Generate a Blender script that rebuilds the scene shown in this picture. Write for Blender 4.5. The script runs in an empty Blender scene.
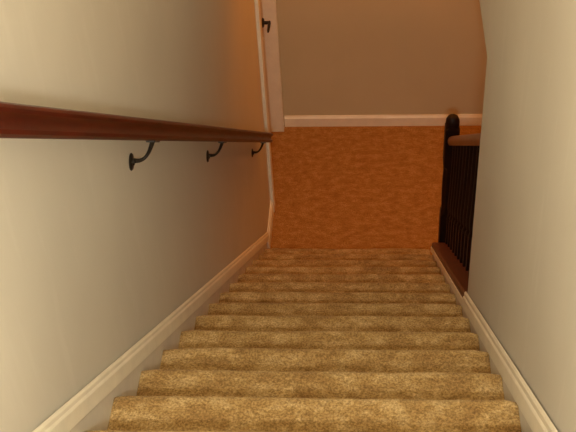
import bpy, bmesh, math, random
from mathutils import Vector, Matrix, noise
random.seed(4)
COL = bpy.context.scene.collection
PI = math.pi

# ------------------------------------------------------------------ helpers
def link(name, bm, m, parent=None, smooth=False):
    bmesh.ops.recalc_face_normals(bm, faces=bm.faces)
    me = bpy.data.meshes.new(name)
    bm.to_mesh(me); bm.free()
    if smooth:
        for p in me.polygons: p.use_smooth = True
        try: me.set_sharp_from_angle(angle=math.radians(40))
        except Exception: pass
    me.materials.append(m)
    o = bpy.data.objects.new(name, me)
    COL.objects.link(o)
    if parent is not None: o.parent = parent
    return o

def struct(name, bm, m, smooth=False):
    o = link(name, bm, m, None, smooth)
    o['kind'] = 'structure'
    return o

def thing(name, label, cat, loc=(0, 0, 0)):
    o = bpy.data.objects.new(name, None)
    COL.objects.link(o)
    o.location = loc
    o['label'] = label; o['category'] = cat
    return o

def add_box(bm, x0, x1, y0, y1, z0, z1):
    v = [bm.verts.new((x, y, z)) for x in (x0, x1) for y in (y0, y1) for z in (z0, z1)]
    for f in ((0, 1, 3, 2), (4, 6, 7, 5), (0, 4, 5, 1), (2, 3, 7, 6), (0, 2, 6, 4), (1, 5, 7, 3)):
        bm.faces.new([v[i] for i in f])

def box(*a):
    bm = bmesh.new(); add_box(bm, *a); return bm

def bevel(bm, w, seg=2):
    bmesh.ops.bevel(bm, geom=list(bm.edges), offset=w, segments=seg, affect='EDGES', profile=.6)
    return bm

def prism_x(bm, pts, x0, x1):
    """(y,z) outline extruded along x"""
    a = [bm.verts.new((x0, y, z)) for y, z in pts]
    b = [bm.verts.new((x1, y, z)) for y, z in pts]
    bm.faces.new(a); bm.faces.new(b[::-1])
    n = len(pts)
    for i in range(n):
        bm.faces.new((a[i], a[(i + 1) % n], b[(i + 1) % n], b[i]))
    return bm

def sweep(bm, prof, p0, p1, vertical_ends=False):
    """(x, h) profile carried from p0 to p1 in the y-z plane; h is square to the run"""
    p0 = Vector(p0); p1 = Vector(p1)
    d = (p1 - p0).normalized()
    up = Vector((1, 0, 0)).cross(d)
    if up.z < 0: up = -up
    rings = []
    for p in (p0, p1):
        r = []
        for x, h in prof:
            q = p + Vector((x, 0, 0)) + up * h
            if vertical_ends:                       # cut plumb at p.y
                t = (p.y - q.y) / d.y
                q = q + d * t
            r.append(bm.verts.new(q))
        rings.append(r)
    n = len(prof)
    bm.faces.new(rings[0]); bm.faces.new(rings[1][::-1])
    for i in range(n):
        bm.faces.new((rings[0][i], rings[0][(i + 1) % n], rings[1][(i + 1) % n], rings[1][i]))
    return bm

def tube(bm, pts, rad, n=12):
    pts = [Vector(p) for p in pts]
    rings = []
    for i, p in enumerate(pts):
        d = (pts[min(i + 1, len(pts) - 1)] - pts[max(i - 1, 0)]).normalized()
        a = d.cross(Vector((0, 1, 0)))
        if abs(d.y) > .65: a = d.cross(Vector((.02, 0, 1)))
        a.normalize(); b = d.cross(a)
        r = rad[i] if isinstance(rad, (list, tuple)) else rad
        rings.append([bm.verts.new(p + (a * math.cos(t) + b * math.sin(t)) * r)
                      for t in [2 * PI * k / n for k in range(n)]])
    for i in range(len(rings) - 1):
        for k in range(n):
            bm.faces.new((rings[i][k], rings[i][(k + 1) % n], rings[i + 1][(k + 1) % n], rings[i + 1][k]))
    bm.faces.new(rings[0]); bm.faces.new(rings[-1][::-1])
    return bm

def lathe(bm, prof, c, axis='z', n=20):
    """prof = [(radius, distance along axis)]"""
    c = Vector(c); rings = []
    for r, h in prof:
        ring = []
        for k in range(n):
            t = 2 * PI * k / n
            if axis == 'z': q = Vector((r * math.cos(t), r * math.sin(t), h))
            elif axis == 'x': q = Vector((h, r * math.cos(t), r * math.sin(t)))
            ring.append(bm.verts.new(c + q))
        rings.append(ring)
    for i in range(len(rings) - 1):
        for k in range(n):
            bm.faces.new((rings[i][k], rings[i][(k + 1) % n], rings[i + 1][(k + 1) % n], rings[i + 1][k]))
    bm.faces.new(rings[0]); bm.faces.new(rings[-1][::-1])
    return bm

# ------------------------------------------------------------------ materials
def mat(name, rough=.6, spec=.3):
    m = bpy.data.materials.new(name); m.use_nodes = True
    nt = m.node_tree; b = nt.nodes['Principled BSDF']
    b.inputs['Roughness'].default_value = rough
    b.inputs['Specular IOR Level'].default_value = spec
    return m, nt, b

def N(nt, t, **kw):
    n = nt.nodes.new(t)
    for k, v in kw.items():
        if k in n.inputs: n.inputs[k].default_value = v
        else: setattr(n, k, v)
    return n

def ramp(nt, fac, stops):
    r = nt.nodes.new('ShaderNodeValToRGB')
    e = r.color_ramp.elements
    e[0].position, e[0].color = stops[0][0], (*stops[0][1], 1)
    e[1].position, e[1].color = stops[-1][0], (*stops[-1][1], 1)
    for p, c in stops[1:-1]:
        q = e.new(p); q.color = (*c, 1)
    nt.links.new(fac, r.inputs['Fac'])
    return r.outputs['Color']

def coords(nt, scale=(1, 1, 1)):
    tc = nt.nodes.new('ShaderNodeTexCoord')
    mp = nt.nodes.new('ShaderNodeMapping')
    mp.inputs['Scale'].default_value = scale
    nt.links.new(tc.outputs['Object'], mp.inputs['Vector'])
    return mp.outputs['Vector']

def mix(nt, a, b, fac, mode='MIX'):
    m = nt.nodes.new('ShaderNodeMix'); m.data_type = 'RGBA'; m.blend_type = mode
    for s, v in ((m.inputs[0], fac), (m.inputs[6], a), (m.inputs[7], b)):
        if hasattr(v, 'is_output'): nt.links.new(v, s)
        elif isinstance(v, (int, float)): s.default_value = v
        else: s.default_value = (*v, 1)
    return m.outputs[2]

def bump(nt, b, h, strength, dist):
    bp = N(nt, 'ShaderNodeBump'); bp.inputs['Strength'].default_value = strength
    bp.inputs['Distance'].default_value = dist
    nt.links.new(h, bp.inputs['Height']); nt.links.new(bp.outputs['Normal'], b.inputs['Normal'])

def noise_tex(nt, vec, scale, detail=3, rough=.5):
    n = N(nt, 'ShaderNodeTexNoise', Scale=scale, Detail=detail, Roughness=rough)
    nt.links.new(vec, n.inputs['Vector'])
    return n.outputs['Fac']

def wall_paint(name, base, scuff, specks=()):
    m, nt, b = mat(name, .55, .25)
    v = coords(nt)
    streak = noise_tex(nt, coords(nt, (7, 7, 1.1)), 2.2, 4, .6)
    blot = noise_tex(nt, v, 1.7, 3, .5)
    c = ramp(nt, blot, [(.3, tuple(x * .95 for x in base)), (.7, tuple(min(1, x * 1.03) for x in base))])
    c = mix(nt, c, scuff, ramp(nt, streak, [(.56, (0, 0, 0)), (.76, (.35, .35, .35))]))
    for (px, py, pz, r, rz) in specks:          # small paint chips
        tc = nt.nodes.new('ShaderNodeTexCoord')
        mp = nt.nodes.new('ShaderNodeMapping'); mp.vector_type = 'POINT'
        mp.inputs['Location'].default_value = (0, -py / r, -pz / rz)
        mp.inputs['Scale'].default_value = (0, 1 / r, 1 / rz)
        nt.links.new(tc.outputs['Object'], mp.inputs['Vector'])
        ln = nt.nodes.new('ShaderNodeVectorMath'); ln.operation = 'LENGTH'
        nt.links.new(mp.outputs['Vector'], ln.inputs[0])
        lt = nt.nodes.new('ShaderNodeMath'); lt.operation = 'LESS_THAN'; lt.inputs[1].default_value = 1
        nt.links.new(ln.outputs['Value'], lt.inputs[0])
        c = mix(nt, c, (.95, .93, .88), lt.outputs[0])
    nt.links.new(c, b.inputs['Base Color'])
    bump(nt, b, noise_tex(nt, v, 140, 3, .6), .18, .002)
    return m

def carpet(name, dark, mid, light, sc=1.0, sheen=.22):
    m, nt, b = mat(name, 1.0, 0.0)
    v = coords(nt)
    tuft = noise_tex(nt, v, 170, 3, .7)
    patch = noise_tex(nt, coords(nt, (.8, 1.15, 1.15)), 14 * sc, 6, .74)
    c = ramp(nt, patch, [(.38, dark), (.5, mid), (.60, light)])
    t = ramp(nt, tuft, [(.36, (.52, .47, .40)), (.64, (1.25, 1.25, 1.25))])
    c = mix(nt, c, t, 1.0, 'MULTIPLY')
    nt.links.new(c, b.inputs['Base Color'])
    b.inputs['Sheen Weight'].default_value = sheen
    b.inputs['Sheen Roughness'].default_value = .6
    b.inputs['Sheen Tint'].default_value = (1, .85, .6, 1)
    bump(nt, b, noise_tex(nt, v, 200, 3, .7), .55, .006)
    return m

def wood(name, a, c2, rough=.3, stretch=(18, 1.2, 1.2), spec=.5, coat=.25):
    m, nt, b = mat(name, rough, spec)
    g = noise_tex(nt, coords(nt, stretch), 5, 6, .65)
    nt.links.new(ramp(nt, g, [(.35, a), (.65, c2)]), b.inputs['Base Color'])
    b.inputs['Coat Weight'].default_value = coat
    b.inputs['Coat Roughness'].default_value = .2
    return m

def plain(name, col, rough=.5, spec=.4, metal=0, var=.06, sc=9):
    m, nt, b = mat(name, rough, spec)
    b.inputs['Metallic'].default_value = metal
    n = noise_tex(nt, coords(nt), sc, 4, .6)
    nt.links.new(ramp(nt, n, [(.3, tuple(x * (1 - var) for x in col)), (.7, tuple(min(1, x * (1 + var)) for x in col))]),
                 b.inputs['Base Color'])
    return m

WALL = (.66, .62, .53)
M_left = wall_paint('cream wall paint', WALL, (.74, .70, .62))
M_right = wall_paint('cream wall paint with chips', WALL, (.76, .72, .64),
                     [(.355, 1.665, 2.530, .0035, .009), (.355, 1.455, 2.520, .003, .004)])
M_back = wall_paint('warm cream wall paint', (.62, .55, .36), (.64, .57, .38))
M_ceil = plain('ceiling paint', (.75, .72, .66), .8, .1)
M_trim = plain('cream trim paint', (.90, .85, .70), .38, .45, var=.05, sc=14)
M_string = plain('dull stringer paint', (.76, .70, .58), .6, .25, var=.06, sc=10)
M_door = plain('door paint', (.66, .55, .40), .4, .4)
M_carpet = carpet('tan plush stair carpet', (.30, .175, .058), (.40, .255, .092), (.52, .365, .165))
M_floor = carpet('tan plush hall carpet', (.36, .165, .038), (.44, .215, .055), (.52, .275, .085), 1.4, .1)
M_mahog = wood('mahogany rail', (.040, .004, .002), (.085, .009, .003), .38, (26, 1.4, 1.4), .2, .05)
M_dark = wood('dark stained wood', (.008, .003, .002), (.02, .006, .003), .5, (1.2, 1.2, 1.2), .22, .02)
M_shoe = wood('red brown wood', (.075, .020, .009), (.14, .040, .018), .45, (26, 1.2, 1.2), .35, .1)
M_rail2 = wood('worn brown rail wood', (.15, .055, .022), (.23, .09, .038), .4, (26, 1.2, 1.2), .4, .15)
M_iron = plain('blackened bronze', (.035, .028, .022), .38, .5, .7)

# ------------------------------------------------------------------ sizes
RISE, RUN = .1951, .25
Y0, Z0 = 1.680, 13 * RISE            # a known nosing
SL = RISE / RUN
def zn(y): return Z0 - (y - Y0) * SL   # height of the line through the nosings
XL, XR = -.627, .355                  # wall faces
UP = Z0 + 3 * RISE                    # upper landing level
CEIL1, CEIL2 = 2.742, UP + 2.42
YB = 6.14                             # far wall
DY0, DY1, DH = 5.315, 6.07, 2.03      # door opening

# ------------------------------------------------------------------ the setting
bm = bmesh.new()
add_box(bm, XL - .14, 3.2, Y0 + RUN * 12 + .0, YB + .12, -.12, 0)
add_box(bm, XR + .12, 3.2, .2, Y0 + RUN * 12, -.12, 0)
bmesh.ops.remove_doubles(bm, verts=bm.verts, dist=.0001)
struct('floor', bm, M_floor)
struct('floor_upper', box(XL, XR, -2.0, Y0 - 4 * RUN, UP - .25, UP), M_carpet)

bm = bmesh.new()
prism_x(bm, [(-2.1, -.1), (DY0, -.1), (DY0, DH), (DY1, DH), (DY1, -.1), (YB + .1, -.1), (YB + .1, CEIL2), (-2.1, CEIL2)], XL - .13, XL)
struct('wall_left', bm, M_left)
bm = bmesh.new()
ye = 2.836
prism_x(bm, [(-2.1, -.1), (4.498, -.1), (4.498, zn(4.498) + .03), (ye, zn(ye) + .03), (ye, CEIL1), (YB + .1, CEIL1 + .02), (YB + .1, CEIL2), (-2.1, CEIL2)],
        XR, XR + .125)
struct('wall_right', bm, M_right)
struct('wall_back', box(XL, 3.2, YB, YB + .12, 0, CEIL1), M_back)
struct('wall_far_right', box(3.2, 3.32, .2, YB + .12, 0, CEIL1), M_back)
struct('wall_near', box(XL, XR, -2.1, -2.0, UP, CEIL2), M_left)
struct('wall_lower_near', box(XR + .125, 3.2, .08, .2, 0, CEIL1), M_back)
struct('wall_above_hall', box(XL, XR, 4.5, 4.6, CEIL1, CEIL2), M_left)
struct('ceiling', box(XL, XR, 4.6, YB, CEIL1, CEIL1 + .2), M_ceil)
struct('ceiling_lower_room', box(XR + .125, 3.3, .1, YB + .1, CEIL1, CEIL1 + .02), M_ceil)
struct('ceiling_upper', box(XL - .1, XR + .1, -2.1, 4.6, CEIL2, CEIL2 + .1), M_ceil)

# far wall baseboard with a small ogee top
def base_prof(h, t):
    return [(0, 0), (t, 0), (t, h * .78), (t * .75, h * .86), (t * .45, h * .93), (t * .35, h), (0, h)]
bm = bmesh.new()
pr = [(YB - a, b) for a, b in base_prof(.086, .016)]
prism_x(bm, pr, -.592, 3.18)
struct('baseboard_back', bm, M_trim)
# left wall baseboard between the last step and the door casing
bm = bmesh.new()
pr = base_prof(.10, .016)
ys = (Y0 + RUN * 12 + .16, 5.225)
rings = [[bm.verts.new((XL + a, y, b)) for a, b in pr] for y in ys]
bm.faces.new(rings[0]); bm.faces.new(rings[1][::-1])
for i in range(len(pr)):
    j = (i + 1) % len(pr)
    bm.faces.new((rings[0][i], rings[0][j], rings[1][j], rings[1][i]))
struct('baseboard_left', bm, M_trim)

# sloping skirt trim, left: flat stringer face and the moulded board on it
yb0, yb1 = .55, 4.86
c = math.cos(math.atan(SL))
bm = bmesh.new()
prism_x(bm, [(yb0, zn(yb0) - .35), (4.70, zn(4.70) - .35), (4.70, 0.0), (yb1, 0.0), (yb1, zn(yb1) + .04), (yb0, zn(yb0) + .04)], XL, XL + .006)
struct('trim_1', bm, M_string)
bm = bmesh.new()
sweep(bm, [(0, 0), (.008, 0), (.010, .003), (.010, .038), (.008, .042), (.006, .044), (.006, .052), (.003, .057), (0, .058)],
      (XL + .006, yb0, zn(yb0) + .034), (XL + .006, yb1, zn(yb1) + .034), True)
struct('trim_2', bm, M_trim)
# right
bm = bmesh.new()
prism_x(bm, [(yb0, zn(yb0) - .35), (4.498, zn(4.498) - .35), (4.498, zn(4.498) + .02), (yb0, zn(yb0) + .02)], XR - .006, XR)
struct('trim_3', bm, M_string)
bm = bmesh.new()
sweep(bm, [(0, 0), (-.008, 0), (-.010, .004), (-.010, .044), (-.008, .048), (-.006, .050), (-.006, .062), (-.003, .067), (0, .069)],
      (XR - .006, yb0, zn(yb0) + .006), (XR - .006, ye, zn(ye) + .006), True)
struct('trim_4', bm, M_trim)
bm = bmesh.new()
sweep(bm, [(0, 0), (-.008, 0), (-.010, .004), (-.010, .030), (-.008, .034), (0, .034)],
      (XR - .006, ye, zn(ye) + .006), (XR - .006, 4.498, zn(4.498) + .006), True)
struct('trim_5', bm, M_trim)

# door casing: near leg on the left wall, head, far jamb
bm = bmesh.new()
add_box(bm, XL, XL + .020, 5.225, 5.300, 0, DH + .08)
add_box(bm, XL, XL + .020, 5.300, YB - .018, DH + .005, DH + .08)
struct('trim_6', bm, M_trim)
bm = bmesh.new()
add_box(bm, XL - .125, XL + .032, DY1 - .002, DY1 + .052, 0, DH)
struct('trim_7', bm, M_trim)

# door
door = bpy.data.objects.new('door_1', None); COL.objects.link(door); door['kind'] = 'structure'
door.location = (XL - .060, DY0, 0)
dm = bmesh.new()
def dbox(x0, x1, y0, y1, z0, z1): add_box(dm, x0, x1, y0, y1, z0, z1)
W = DY1 - DY0 - .006
dbox(-.030, .006, .003, W, .01, DH - .004)
link('door_panel', dm, M_door, door)
for z0, z1 in ((.2, .85), (1.05, 1.85)):                     # raised fields
    b2 = bevel(box(.0065, .012, .12, W - .12, z0, z1), .003)
    link('raised_panel', b2, M_door, door)
hx = .0065
h0 = Vector((hx, W - .065, .92))
handle = link('door_handle', lathe(bmesh.new(), [(.031, 0), (.031, .005), (.025, .011), (.012, .013), (.011, .034), (.012, .046), (.008, .05)], h0, 'x', 24), M_iron, door, True)
lev = tube(bmesh.new(), [h0 + Vector((.044, .012, 0)), h0 + Vector((.045, -.01, 0)), h0 + Vector((.045, -.05, .001)), h0 + Vector((.044, -.085, -.003)), h0 + Vector((.043, -.10, -.008))],
           [.008, .010, .009, .008, .006])
link('lever', lev, M_iron, handle, True)

# ------------------------------------------------------------------ staircase
stair = thing('staircase', 'straight flight of stairs covered in tan plush carpet, running down between cream walls', 'staircase', (0, Y0 + RUN * 12, 0))
inv = Vector(stair.location)
X0s, X1s = XL + .0065, XR - .0065
def step_mesh(k):
    bm = bmesh.new()
    yk, zk = Y0 + RUN * k + .004, Z0 - RISE * k + .009
    r = .015
    prof = []
    yb = yk - RUN - .028
    nt_ = 22
    for i in range(nt_):
        prof.append((yb + (yk - r - yb) * i / nt_, zk))
    for i in range(11):
        a = PI / 2 - PI * i / 10
        prof.append((yk - r + r * math.cos(a), zk - r + r * math.sin(a)))
    prof.append((yk - .027, zk - 2 * r - .003))
    zb = zk - RISE + .0005
    for i in range(1, 9):
        prof.append((yk - .028, zk - 2 * r - .003 + (zb - (zk - 2 * r - .003)) * i / 8))
    nx = 110
    grid = []
    for i, (y, z) in enumerate(prof):
        row = []
        # outward normal of the profile
        a = Vector(prof[max(i - 1, 0)]); b = Vector(prof[min(i + 1, len(prof) - 1)])
        d = (b - a).normalized(); n = Vector((-d.y, d.x)) 
        for j in range(nx + 1):
            x = X0s + (X1s - X0s) * j / nx
            edge = min(1, min(x - X0s, X1s - x) / .05)
            h = noise.noise(Vector((x * 5, y * 7 + k * 3.1, z * 7))) * .0035
            h += noise.noise(Vector((x * 22, y * 24 + k, z * 24))) * .0016
            h += noise.noise(Vector((x * 90, y * 90 + k, z * 90))) * .0012
            h -= (1 - edge) ** 2 * .006
            if i < 2 or i > len(prof) - 3: h = min(h, 0) * .3
            sag = -.002 if nt_ < i else 0
            p = Vector((x, y + n.x * (h + sag), z + n.y * (h + sag)))
            row.append(bm.verts.new(p - inv))
        grid.append(row)
    for i in range(len(grid) - 1):
        for j in range(nx):
            bm.faces.new((grid[i][j], grid[i][j + 1], grid[i + 1][j + 1], grid[i + 1][j]))
    # close the block
    c0 = bm.verts.new(Vector((X0s, yb, zb)) - inv); c1 = bm.verts.new(Vector((X1s, yb, zb)) - inv)
    bm.faces.new([c0] + [g[0] for g in grid])
    bm.faces.new([c1] + [g[-1] for g in grid][::-1])
    bm.faces.new([c0, c1] + grid[0][::-1]); bm.faces.new([c1, c0] + grid[-1])
    return bm
for k in range(-3, 13):
    link('step', step_mesh(k), M_carpet, stair, True)

# ------------------------------------------------------------------ wall handrail on the left
# line of the rail centre, x = -.565
RX = -.567
def zr(y): return 3.664 - (y - 1.29) * SL
y_a, y_b = .35, 4.835
rail = thing('wall_handrail', 'long dark red mahogany handrail mounted on the left cream wall by metal brackets', 'handrail', (RX, 3.0, zr(3.0)))
ri = Vector(rail.location)
def P(x, y, z): return Vector((x, y, z)) - ri
prof = [(-.020, -.0265), (.020, -.0265), (.0265, -.021), (.0265, -.014), (.021, -.009), (.0185, -.001), (.021, .007),
        (.0285, .012), (.030, .018), (.027, .0235), (.016, .0275), (0, .0285),
        (-.016, .0275), (-.027, .0235), (-.030, .018), (-.0285, .012), (-.021, .007), (-.0185, -.001), (-.021, -.009), (-.0265, -.014), (-.0265, -.021)]
bm = sweep(bmesh.new(), prof, P(RX, y_a, zr(y_a)), P(RX, y_b, zr(y_b)))
link('rail', bm, M_mahog, rail, True)
for yb_ in (2.222, 3.298, 4.575):
    under = zr(yb_) - .0265 / c
    zc = zr(yb_) - .104
    br = link('bracket', lathe(bmesh.new(), [(.023, 0), (.024, .002), (.021, .005), (.010, .007), (.009, .010)], P(XL, yb_, zc), 'x', 24), M_iron, rail, True)
    pts = []
    for i in range(13):
        t = i / 12
        a = -PI / 2 + t * PI / 2
        pts.append(P(XL + .010 + .050 * t ** .9, yb_ + .030 * t, zc + .004 - .010 * math.sin(t * PI) * (1 - t) + (under - .030 * SL - zc - .004) * (t ** 3.4)))
    link('arm', tube(bmesh.new(), pts, [.0068 - .0022 * math.sin(PI * i / 12) for i in range(13)]), M_iron, br, True)
    bm = sweep(bmesh.new(), [(-.011, -.0045), (.011, -.0045), (.013, 0), (-.013, 0)],
               P(RX, yb_ + .008, zr(yb_ + .008) - .0268 / c), P(RX, yb_ + .058, zr(yb_ + .058) - .0268 / c))
    link('saddle', bm, M_iron, br)

# ------------------------------------------------------------------ balustrade at the foot on the right
bal = thing('stair_balustrade', 'dark wooden balustrade with round-topped newel post at the foot of the stairs', 'balustrade', (.425, 4.54, 0))
bi = Vector(bal.location)
def Q(x, y, z): return Vector((x, y, z)) - bi
# sloping red-brown curb board
bm = sweep(bmesh.new(), [(.343 - .43, 0), (.478 - .43, 0), (.478 - .43, .030), (.470 - .43, .036), (.351 - .43, .036), (.343 - .43, .030)],
           Q(.43, ye + .002, zn(ye) + .034), Q(.43, 4.497, zn(4.497) + .034), True)
link('curb_board', bm, M_shoe, bal)
def curb(y): return zn(y) + .034 + .036 / c
BX = .428
def rz(y): return 1.312 - (y - 4.304) * SL      # top of the rail
bm = sweep(bmesh.new(), [(-.022, 0), (.022, 0), (.029, .012), (.030, .03), (.024, .042), (.010, .048), (-.010, .048), (-.024, .042), (-.030, .03), (-.029, .012)],
           Q(BX, ye + .002, rz(ye) - .048 / c), Q(BX, 4.499, rz(4.499) - .048 / c), True)
link('handrail', bm, M_rail2, bal, True)
# newel
nx_, ny_ = .421, 4.538
def sq_ring(bm, h, z, ch=.12):
    o = []
    for sx, sy in ((-1, -1), (1, -1), (1, 1), (-1, 1)):
        a = ((sx, sy * (1 - ch)), (sx * (1 - ch), sy))
        if sx * sy > 0: a = a
        else: a = a[::-1]
        for u, v in a: o.append(bm.verts.new(Q(nx_ + u * h, ny_ + v * h, z)))
    return o
def newel_mesh():
    bm = bmesh.new(); prev = None
    for h, z, ch in ((.038, 0, .12), (.038, .61, .12), (.036, .63, .5), (.033, .655, .58), (.0345, .70, .58), (.0355, .78, .58), (.0345, .86, .58),
                     (.033, .92, .58), (.036, .94, .5), (.0375, .955, .14), (.0365, 1.19, .14), (.0355, 1.20, .5)):
        r = sq_ring(bm, h, z, ch)
        if prev:
            for i in range(8): bm.faces.new((prev[i], prev[(i + 1) % 8], r[(i + 1) % 8], r[i]))
        else: bm.faces.new(r)
        prev = r
    bm.faces.new(prev[::-1])
    return bm
nw = link('newel_post', newel_mesh(), M_dark, bal, True)
link('newel_cap', lathe(bmesh.new(), [(.0355, 1.20), (.036, 1.216), (.034, 1.236), (.027, 1.252), (.016, 1.261), (.003, 1.264)], Q(nx_, ny_, 0), 'z', 28), M_dark, nw, True)
# balusters, two to a tread
def baluster_mesh(y):
    z0 = curb(y) - .004; z1 = rz(y) - .048 / c + .004
    L = z1 - z0
    bm = bmesh.new()
    h = .0155
    add = []
    v0 = [bm.verts.new(Q(BX + sx * h, y + sy * h, z0 - sy * h * SL * 0)) for sx, sy in ((-1, -1), (1, -1), (1, 1), (-1, 1))]
    v1 = [bm.verts.new(Q(BX + sx * h, y + sy * h, z0 + .20)) for sx, sy in ((-1, -1), (1, -1), (1, 1), (-1, 1))]
    bm.faces.new(v0); bm.faces.new(v1[::-1])
    for i in range(4): bm.faces.new((v0[i], v0[(i + 1) % 4], v1[(i + 1) % 4], v1[i]))
    lathe(bm, [(.013, z0 + .199), (.016, z0 + .21), (.011, z0 + .225), (.0155, z0 + .25), (.017, z0 + .29), (.0135, z0 + .38),
               (.011, z0 + .50), (.0095, z1 - .06), (.0095, z1)], Q(BX, y, 0), 'z', 12)
    return bm
y = 4.425
while y > ye + .03:
    link('baluster', baluster_mesh(y), M_dark, bal, True)
    y -= .125

# ------------------------------------------------------------------ light
def area(name, loc, rot, size, power, col):
    l = bpy.data.lights.new(name, 'AREA'); l.shape = 'DISK'; l.size = size; l.energy = power; l.color = col
    o = bpy.data.objects.new(name, l); COL.objects.link(o); o.location = loc; o.rotation_euler = rot
    return o
def point(name, loc, rad, power, col):
    l = bpy.data.lights.new(name, 'POINT'); l.shadow_soft_size = rad; l.energy = power; l.color = col
    o = bpy.data.objects.new(name, l); COL.objects.link(o); o.location = loc
    return o
point('flash', (-.02, -.42, 4.74), .06, 156, (1.0, .985, .88))
area('hall_ceiling_lamp', (.0, 5.3, CEIL1 - .04), (0, 0, 0), .5, 10.8, (1.0, .31, .03))
area('lower_room_lamp', (1.5, 5.2, CEIL1 - .04), (0, 0, 0), .5, 13, (1.0, .31, .04))
area('upper_fill_light', (-.10, 2.7, CEIL2 - .05), (0, 0, 0), .7, 17, (1.0, .60, .24))  # added fill from overhead, no known fixture; lifts nosing lips and mid walls

w = bpy.data.worlds.new('World'); bpy.context.scene.world = w; w.use_nodes = True
w.node_tree.nodes['Background'].inputs[0].default_value = (.9, .7, .5, 1)
w.node_tree.nodes['Background'].inputs[1].default_value = .02

# ------------------------------------------------------------------ camera
th, ya, ro = .7252, -.0996, -.0668
F = Vector((math.sin(ya) * math.cos(th), math.cos(ya) * math.cos(th), -math.sin(th)))
R = Vector((math.cos(ya), -math.sin(ya), 0)); U = R.cross(F)
R2 = R * math.cos(ro) + U * math.sin(ro); U2 = U * math.cos(ro) - R * math.sin(ro)
cd = bpy.data.cameras.new('camera'); cam = bpy.data.objects.new('camera', cd); COL.objects.link(cam)
m = Matrix((R2, U2, -F)).transposed().to_4x4(); m.translation = Vector((0, 0, Z0 + 2.0846))
cam.matrix_world = m
cd.sensor_width = 36; cd.lens = 1098.4 * 36 / 576; cd.clip_start = .05
bpy.context.scene.camera = cam
s = bpy.context.scene
s.view_settings.view_transform = 'Standard'; s.view_settings.look = 'None'
s.view_settings.gamma = 1; s.view_settings.exposure = 0
s.view_settings.use_curve_mapping = False
